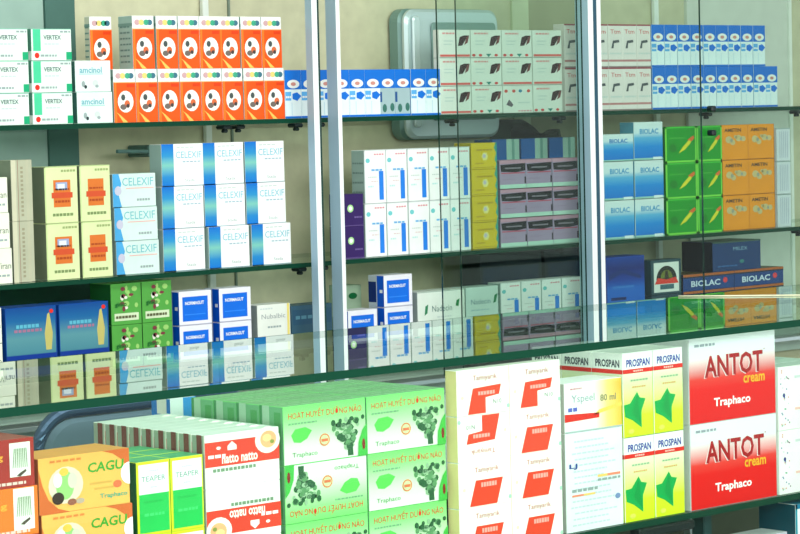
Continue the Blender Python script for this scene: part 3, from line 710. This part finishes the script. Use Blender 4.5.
for k in range(2):
    place('dots', 3.5425, ZL + EP + k * .1139, YL, '%s white carton with small coloured dots at the right edge of the counter' % LAY2[k], 'dotted white cartons at the right edge')
place('bluewhite', 2.44, ZL + EP, 3.235, 'slim blue and white carton standing behind the filed red and white cartons')
ZD = .42
place('tealbox', 3.585, ZD + EP, YL, 'teal sided white carton with orange lower half, under the inner counter shelf')
place('palebox', 3.475, ZD + EP + .105, YL + .02, 'small pale lilac carton beside the teal sided one, low in the counter', 'pale lilac cartons low in the counter')
c = Carton(.12, .1045, .06, mat((215, 210, 225))); c.done('palebox2')
place('palebox2', 3.475, ZD + EP, YL + .02, 'pale lilac carton under the small one, low in the counter', 'pale lilac cartons low in the counter')

# ------------------------------------------------------------------ fittings
def empty(name, loc, label, cat):
    o = bpy.data.objects.new(name, None); COL.objects.link(o); o.location = loc; o['label'] = label; o['category'] = cat
    return o
def part(mb, name, parent, label=None):
    o = mb.build(name, None); o.parent = parent; o.location = -parent.location
    if label: o['label'] = label
    return o
EDGE = mat((0, 58, 40), rough=.5, coat=0, var=0)
EDGE.node_tree.nodes['Principled BSDF'].inputs['Specular IOR Level'].default_value = .15
GT = glass_mat('counter_sheet_glass', (226, 244, 235), .07, .93)
GS = glass_mat('shelf_sheet_glass', (232, 246, 240), .06, .9)
GP = glass_mat('sliding_pane_glass', (242, 248, 245), .02, .5)
GP2 = glass_mat('sliding_pane_glass_green', (234, 244, 240), .02, .5)
GF = glass_mat('front_pane_glass', (246, 252, 249), .02, .7)
CB = clear_mat('glass_underside', (250, 254, 252))
ALU = mat((196, 205, 212), rough=.28, metal=.9, coat=0, var=0)
WPOST = mat((236, 240, 242), rough=.3, metal=0, coat=.3, var=0)
SPOST = mat((158, 188, 206), rough=.4, metal=.1, coat=.2, var=0)  # post sides blue-grey beside white fronts: shade put into the colour
def sheet(name, x0, x1, y0, y1, z1, t, top, label):
    m = MB(); m.box(x0, x1, y0, y1, z1 - t, z1, EDGE, 0, {'top': top, 'bottom': CB})
    cx, cy = (x0 + x1) / 2, (y0 + y1) / 2
    m.v = [(a - cx, b - cy, c_ - (z1 - t)) for a, b, c_ in m.v]
    o = m.build(name); o.location = (cx, cy, z1 - t); o['label'] = label; o['category'] = 'shelf'; return o
CX0, CX1 = 2.25, 5.75
sheet('glass_shelf', CX0 + .03, CX1 - .03, 4.112, 4.395, Z1, .0095, GS, 'top green edged glass shelf carrying the orange and liver cartons')
sheet('glass_shelf', CX0 + .03, CX1 - .03, 4.108, 4.395, Z2, .0095, GS, 'middle green edged glass shelf carrying yellow, white and amber cartons')
sheet('glass_shelf', CX0 + .03, CX1 - .03, 4.1052, 4.395, Z3, .0095, GS, 'lowest glass shelf of the wall cabinet, partly hidden by the counter')
o = sheet('glass_countertop', 1.2, 4.9, 2.8835, 3.446, 1.0, .0125, GT, 'long mirror like glass countertop with thick dark green edge'); o['category'] = 'countertop'
sheet('glass_shelf', 1.24, 4.86, 2.914, 3.415, ZL, .011, GS, 'inner glass shelf of the counter carrying the large cartons')

# wall cabinet
cab = empty('display_cabinet', (4.0, 4.25, 0), 'tall wall display cabinet with metal posts, glass shelves and sliding panes', 'cabinet')
BODY = mat((196, 214, 204), rough=.5)
m = MB(); m.box(CX0, CX1, 4.09, 4.4, .06, .8, BODY, .003); m.box(CX0, CX1, 4.13, 4.4, 0.001, .06, mat((90, 100, 98)))
part(m, 'base_box', cab)
for i in range(5):
    dcol = mat((206, 222, 212)) if i < 3 else mat((178, 174, 142))
    w = (CX1 - CX0 - .06) / 5; x = CX0 + .02 + i * (w + .005)
    m = MB(); m.box(x, x + w, 4.072, 4.0895, .09, .77, dcol, .003); d_ = part(m, 'door', cab)
    m = MB(); m.box(x + w - .06, x + w - .045, 4.06, 4.0715, .5, .62, ALU, .002)
    h_ = m.build('door_handle'); h_.parent = d_
for x in (CX0 - .0, CX1 - .02):
    m = MB(); m.box(x, x + .02, 4.06, 4.4, .8, 2.2, mat((214, 222, 216)), .002); part(m, 'side_panel', cab)
m = MB(); m.box(CX0, CX1, 4.06, 4.4, 2.2, 2.26, mat((214, 222, 216)), .003); part(m, 'top_panel', cab)
def post(x0, xm, x1, y0, y1, groove=False):
    m = MB(); m.box(x0, x1, y0, y1, .8005, 2.1995, WPOST, .0012, {'left': SPOST, 'right': SPOST})
    if groove: m.box((x0 + x1) / 2 - .0055, (x0 + x1) / 2 + .0055, y0 - .0006, y0 + .001, .801, 2.199, mat((40, 80, 100)))
    part(m, 'upright_post', cab)
post(3.441, 0, 3.4555, 4.045, 4.068)
post(3.502, 0, 3.5125, 4.04, 4.075)
m = MB(); m.box(3.4557, 3.4655, 4.052, 4.064, .811, 2.189, mat((25, 60, 55), rough=.4)); part(m, 'rubber_gasket', cab)
post(4.244, 0, 4.2855, 4.03, 4.073, True)
def pane(x0, x1, y, gm, lab=None):
    m = MB(); m.box(x0, x1, y - .0022, y + .0022, .8105, 2.1895, mat((10, 55, 45), rough=.2, coat=.5, var=0), 0, {'front': gm, 'back': CB})
    part(m, 'sliding_glass_pane', cab, lab)
pane(3.796, 4.2435, 4.052, GP); pane(3.8655, 4.2435, 4.066, GP)
pane(4.286, 4.645, 4.05, GP2); pane(4.66, 5.3, 4.064, GP2)
m = MB(); m.box(CX0 + .021, CX1 - .021, 4.028, 4.0895, .8005, .81, ALU, .001); part(m, 'sliding_track', cab)
m = MB(); m.box(CX0 + .021, CX1 - .021, 4.028, 4.0895, 2.19, 2.1995, ALU, .001); part(m, 'sliding_track', cab)
# rear uprights and clips
for x in (3.434, 4.872):
    m = MB(); m.box(x, x + .016, 4.3965, 4.408, .8005, 2.1995, mat((226, 232, 226)), .001); part(m, 'rear_rail', cab)
CL = mat((20, 35, 35), rough=.3)
for z in (Z1, Z2, Z3):
    for x, y in ((3.28, 4.14), (3.323, 4.15), (3.452, 4.118), (3.512, 4.118), (3.93, 4.15), (4.25, 4.13), (4.77, 4.14), (5.09, 4.12)):
        if z == Z2 and x in (3.28, 3.323, 3.93, 4.77): continue
        m = MB(); zt = z - .0098; m.box(x, x + .022, y, y + .03, zt - .009, zt, CL, .003); m.box(x + .006, x + .016, y + .006, y + .02, zt - .016, zt - .009, CL, .003)
        part(m, 'shelf_clip', cab)
for z in (Z1 + .012, Z1 - .045):
    m = MB(); m.box(4.674, 4.69, 4.04, 4.06, z - .02, z - .006, CL, .003); part(m, 'door_knob', cab)

# front counter
cnt = empty('display_counter', (3.05, 3.16, 0), 'long glass fronted display counter in front of the wall cabinet', 'counter')
m = MB(); m.box(1.2, 4.9, 2.89, 3.44, .05, .40, mat((70, 74, 70), rough=.6), .004); m.box(1.22, 4.88, 2.93, 3.42, .001, .05, mat((50, 54, 52))); part(m, 'base_box', cnt)
m = MB(); m.box(1.2, 4.9, 2.89, 3.44, .4005, ZD, mat((58, 62, 52)), .002); part(m, 'deck_panel', cnt)
m = MB(); m.box(1.21, 4.89, 2.886, 2.8905, ZD + .0005, .9872, GF, 0, {'back': CB, 'bottom': EDGE}); part(m, 'front_glass', cnt)
m = MB(); m.box(1.24, 4.86, 3.425, 3.436, ZD + .0005, .6755, mat((66, 68, 56), rough=.7), 0); part(m, 'dark_shade_panel', cnt)  # dark sheet added for the shaded interior under the inner shelf
for x in (1.2, 4.89):
    m = MB(); m.box(x, x + .006, 2.895, 3.44, ZD + .0005, .9872, GF, 0); part(m, 'side_glass', cnt)
for x in (1.21, 4.864):
    for y in (2.8925, 3.42):
        m = MB(); m.box(x + .002, x + .022, y, y + .02, ZD + .0005, .987, ALU, .001); part(m, 'corner_post', cnt)
m = MB(); m.box(3.43, 3.452, 3.0, 3.03, ZD + .0005, .6755, mat((30, 70, 70)), .002); part(m, 'shelf_support', cnt)
m = MB(); m.box(3.16, 3.3, 2.905, 2.93, .66, .6755, mat((14, 30, 30)), .003); part(m, 'shelf_bracket', cnt)
for x in (1.6, 2.3, 3.0, 3.8, 4.5):
    m = MB(); m.box(x, x + .02, 3.36, 3.378, ZD + .0005, .6755, ALU, .001); part(m, 'shelf_support', cnt)

# chair in the aisle
ch = empty('chair', (2.64, 3.75, 0), 'blue grey chair with rounded tubular back standing behind the counter', 'chair')
FR = mat((55, 80, 110), rough=.3, metal=.4, var=0); PAD = mat((96, 116, 132), rough=.7)
x0, x1, zt, r_ = 2.413, 2.875, .893, .07; yb = 3.57
pts = [(x0, yb, .44)]
for a in range(9):
    t = math.pi - math.pi / 2 * a / 8; pts.append((x0 + r_ + r_ * math.cos(t), yb, zt - r_ + r_ * math.sin(t)))
for a in range(9):
    t = math.pi / 2 - math.pi / 2 * a / 8; pts.append((x1 - r_ + r_ * math.cos(t), yb, zt - r_ + r_ * math.sin(t)))
pts.append((x1, yb, .44))
m = MB(); m.tube(pts, .011, FR, 12)
part(m, 'back_frame', ch)
def rounded(x0, x1, z0, z1, y0, y1, r, mt):
    m = MB(); out = []
    for cx, cz, s0 in ((x1 - r, z1 - r, 0), (x0 + r, z1 - r, 90), (x0 + r, z0 + r, 180), (x1 - r, z0 + r, 270)):
        for a in range(7):
            t = math.radians(s0 + 90 * a / 6); out.append((cx + r * math.cos(t), cz + r * math.sin(t)))
    for (yy, inset) in ((y0, .006), ): pass
    def ring(y, ins):
        cx = (x0 + x1) / 2; cz = (z0 + z1) / 2; kx = 1 - 2 * ins / (x1 - x0); kz = 1 - 2 * ins / (z1 - z0)
        n = len(m.v)
        for a, b in out: m.v.append((cx + (a - cx) * kx, y, cz + (b - cz) * kz))
        return n
    e = min(.008, (y1 - y0) / 3)
    rs = [ring(y0, e), ring(y0 + e, 0), ring(y1 - e, 0), ring(y1, e)]; n = len(out); mi = m.mid(mt)
    for a, b in zip(rs, rs[1:]):
        for k in range(n): m.f.append((a + k, a + (k + 1) % n, b + (k + 1) % n, b + k)); m.mi.append(mi)
    m.f.append(tuple(rs[0] + k for k in range(n))); m.mi.append(mi)
    m.f.append(tuple(rs[-1] + k for k in range(n))[::-1]); m.mi.append(mi)
    return m
part(rounded(x0 + .012, x1 - .012, .55, zt - .012, yb - .01, yb + .012, .06, PAD), 'backrest', ch)
m = MB(); m.box(x0 + .01, x1 - .01, 3.585, 3.985, .42, .46, PAD, .012); part(m, 'seat', ch)
for x, y in ((x0, 3.97), (x1, 3.97), (x0, yb), (x1, yb)):
    m = MB(); m.tube([(x, y, .44), (x, y, .2), (x, y, .001)], .011, FR, 10); part(m, 'leg', ch)

# silver wall unit seen through the shelves
tv = empty('wall_unit', (4.16, 4.405, 1.316), 'silver rounded wall unit behind the blue and liver cartons', 'appliance')
SIL = mat((196, 214, 218), rough=.3, metal=.25, coat=.3, var=0); SIL2 = mat((120, 152, 148), rough=.4, metal=.2, var=0); SIL3 = mat((206, 222, 226), rough=.25, metal=.2, coat=.4, var=0)  # housing toned darker than the frame, side shading put into the colour
part(rounded(3.975, 4.27, 1.317, 1.617, 4.3655, 4.409, .03, SIL2), 'housing', tv)
part(rounded(3.975, 4.272, 1.319, 1.615, 4.345, 4.365, .03, SIL), 'front_frame', tv)
part(rounded(3.99, 4.012, 1.345, 1.6, 4.336, 4.3445, .009, SIL3), 'bright_trim', tv)
part(rounded(4.05, 4.255, 1.36, 1.585, 4.338, 4.3445, .01, mat((128, 156, 152), rough=.3, var=0)), 'front_panel', tv)

# dark bag on the wall below the top shelf
m = MB()
prof = [(4.29, 1.25), (4.29, 1.34), (4.31, 1.358), (4.37, 1.358), (4.395, 1.345), (4.42, 1.325), (4.47, 1.32), (4.5, 1.332), (4.505, 1.31), (4.48, 1.25)]
n = len(prof); cxm = sum(p[0] for p in prof) / n; czm = sum(p[1] for p in prof) / n
BAG = mat((28, 56, 44), rough=.8, var=.2)
for yy, kk in ((4.36, .75), (4.375, 1.0), (4.4, 1.0), (4.409, .9)):
    for a, b in prof: m.v.append((cxm + (a - cxm) * kk, yy, czm + (b - czm) * kk))
mi = m.mid(BAG)
for r0 in range(3):
    for k in range(n): m.f.append((r0 * n + k, r0 * n + (k + 1) % n, (r0 + 1) * n + (k + 1) % n, (r0 + 1) * n + k)); m.mi.append(mi)
m.f.append(tuple(range(n))); m.mi.append(mi); m.f.append(tuple(range(3 * n, 4 * n))[::-1]); m.mi.append(mi)
o = m.build('cloth_bag', smooth=True); o['label'] = 'dark green bag on the wall, seen below the liver cartons'; o['category'] = 'bag'

# wall rail
m = MB(); m.tube([(3.155, 4.34, 1.314), (3.25, 4.34, 1.311)], .0042, mat((110, 145, 145), rough=.3, metal=.3, var=0)); m.box(3.232, 3.25, 4.335, 4.4095, 1.3, 1.325, mat((80, 110, 105)), .003)
o = m.build('wall_rail'); o['label'] = 'short grey rail on the wall above the low mint cartons'; o['category'] = 'rail'

# thin cable lying on the countertop
m = MB(); m.tube([(3.862, 3.435, 1.0017), (3.91, 3.36, 1.0017), (3.99, 3.25, 1.0017), (4.06, 3.15, 1.0017)], .0016, mat((225, 222, 190)), 8)
o = m.build('cable', smooth=True); o['label'] = 'thin cream cable lying across the right end of the glass countertop'; o['category'] = 'cable'

# ------------------------------------------------------------------ the room
def struct(name, x0, x1, y0, y1, z0, z1, mt, bev=0):
    m = MB(); m.box(x0, x1, y0, y1, z0, z1, mt, bev); o = m.build(name); o['kind'] = 'structure'; return o
WALL = mat((200, 198, 168), rough=.8, coat=0, var=.05)
struct('floor', -1, 8, -1.5, 4.6, -.1, 0, mat((150, 146, 136), rough=.5))
struct('wall_back', -1, 8, 4.412, 4.6, 0, 2.9, WALL)
struct('ceiling', -1, 8, -1.5, 4.6, 2.9, 3.0, mat((228, 230, 226), rough=.8))
struct('trim_1', 2.3, 3.026, 4.402, 4.4115, 1.2, 2.18, mat((150, 178, 168), rough=.6))
struct('trim_2', 3.027, 3.1, 4.396, 4.4115, 1.07, 2.18, mat((72, 108, 100), rough=.6))
struct('trim_3', 2.3, 3.12, 4.39, 4.4115, .9, 1.065, mat((18, 66, 50), rough=.5))
struct('trim_4', 3.512, 3.517, 4.407, 4.4115, .82, 2.18, mat((120, 135, 122), rough=.6))
struct('trim_5', 5.0, 5.4, 4.402, 4.4115, .82, 2.18, mat((206, 212, 202), rough=.6))
struct('trim_6', 5.401, 5.412, 4.396, 4.4115, .82, 2.18, mat((232, 236, 228), rough=.6))
struct('trim_7', 4.375, 4.43, 4.404, 4.4115, 1.3, 2.18, mat((205, 212, 180), rough=.6))
struct('trim_8', 4.431, 4.68, 4.407, 4.4115, .9, 2.18, mat((168, 168, 138), rough=.6))

# ------------------------------------------------------------------ light
w = bpy.data.worlds.new('World'); S.world = w; w.use_nodes = True
bg = w.node_tree.nodes['Background']; bg.inputs['Color'].default_value = (.93, 1.0, .985, 1); bg.inputs['Strength'].default_value = 1.15
def area(name, loc, rot, sx, sy, power, col):
    l = bpy.data.lights.new(name, 'AREA'); l.shape = 'RECTANGLE'; l.size = sx; l.size_y = sy; l.energy = power; l.color = col
    o = bpy.data.objects.new(name, l); COL.objects.link(o); o.location = loc; o.rotation_euler = rot; return o
area('front_fill_light', (1.6, -.6, 2.3), (math.radians(76), 0, math.radians(-12)), 4.0, 1.2, 170, (.97, 1.0, .96))  # added frontal fill, below ceiling height, brightens the shelf fronts
area('ceiling_lamp_counter', (2.7, 2.0, 2.85), (math.radians(28), 0, 0), 3.0, .3, 48, (.97, 1.0, .96))

# ------------------------------------------------------------------ camera
f, yaw, pitch, roll = 2583.96, .736522, .0590948, -.0237601
F = Vector((math.sin(yaw) * math.cos(pitch), math.cos(yaw) * math.cos(pitch), -math.sin(pitch)))
R = Vector((math.cos(yaw), -math.sin(yaw), 0)); U = R.cross(F)
R2 = R * math.cos(roll) + U * math.sin(roll); U2 = U * math.cos(roll) - R * math.sin(roll)
cd = bpy.data.cameras.new('camera'); cam = bpy.data.objects.new('camera', cd); COL.objects.link(cam)
M = Matrix((R2, U2, -F)).transposed().to_4x4(); M.translation = Vector((0, 0, 1.377)); cam.matrix_world = M
cd.sensor_width = 36; cd.lens = 36 * f / 800; cd.clip_start = .05; cd.clip_end = 60
S.camera = cam
S.view_settings.view_transform = 'Standard'; S.view_settings.look = 'None'; S.view_settings.gamma = 1
S.view_settings.use_curve_mapping = False; S.view_settings.exposure = -0.1
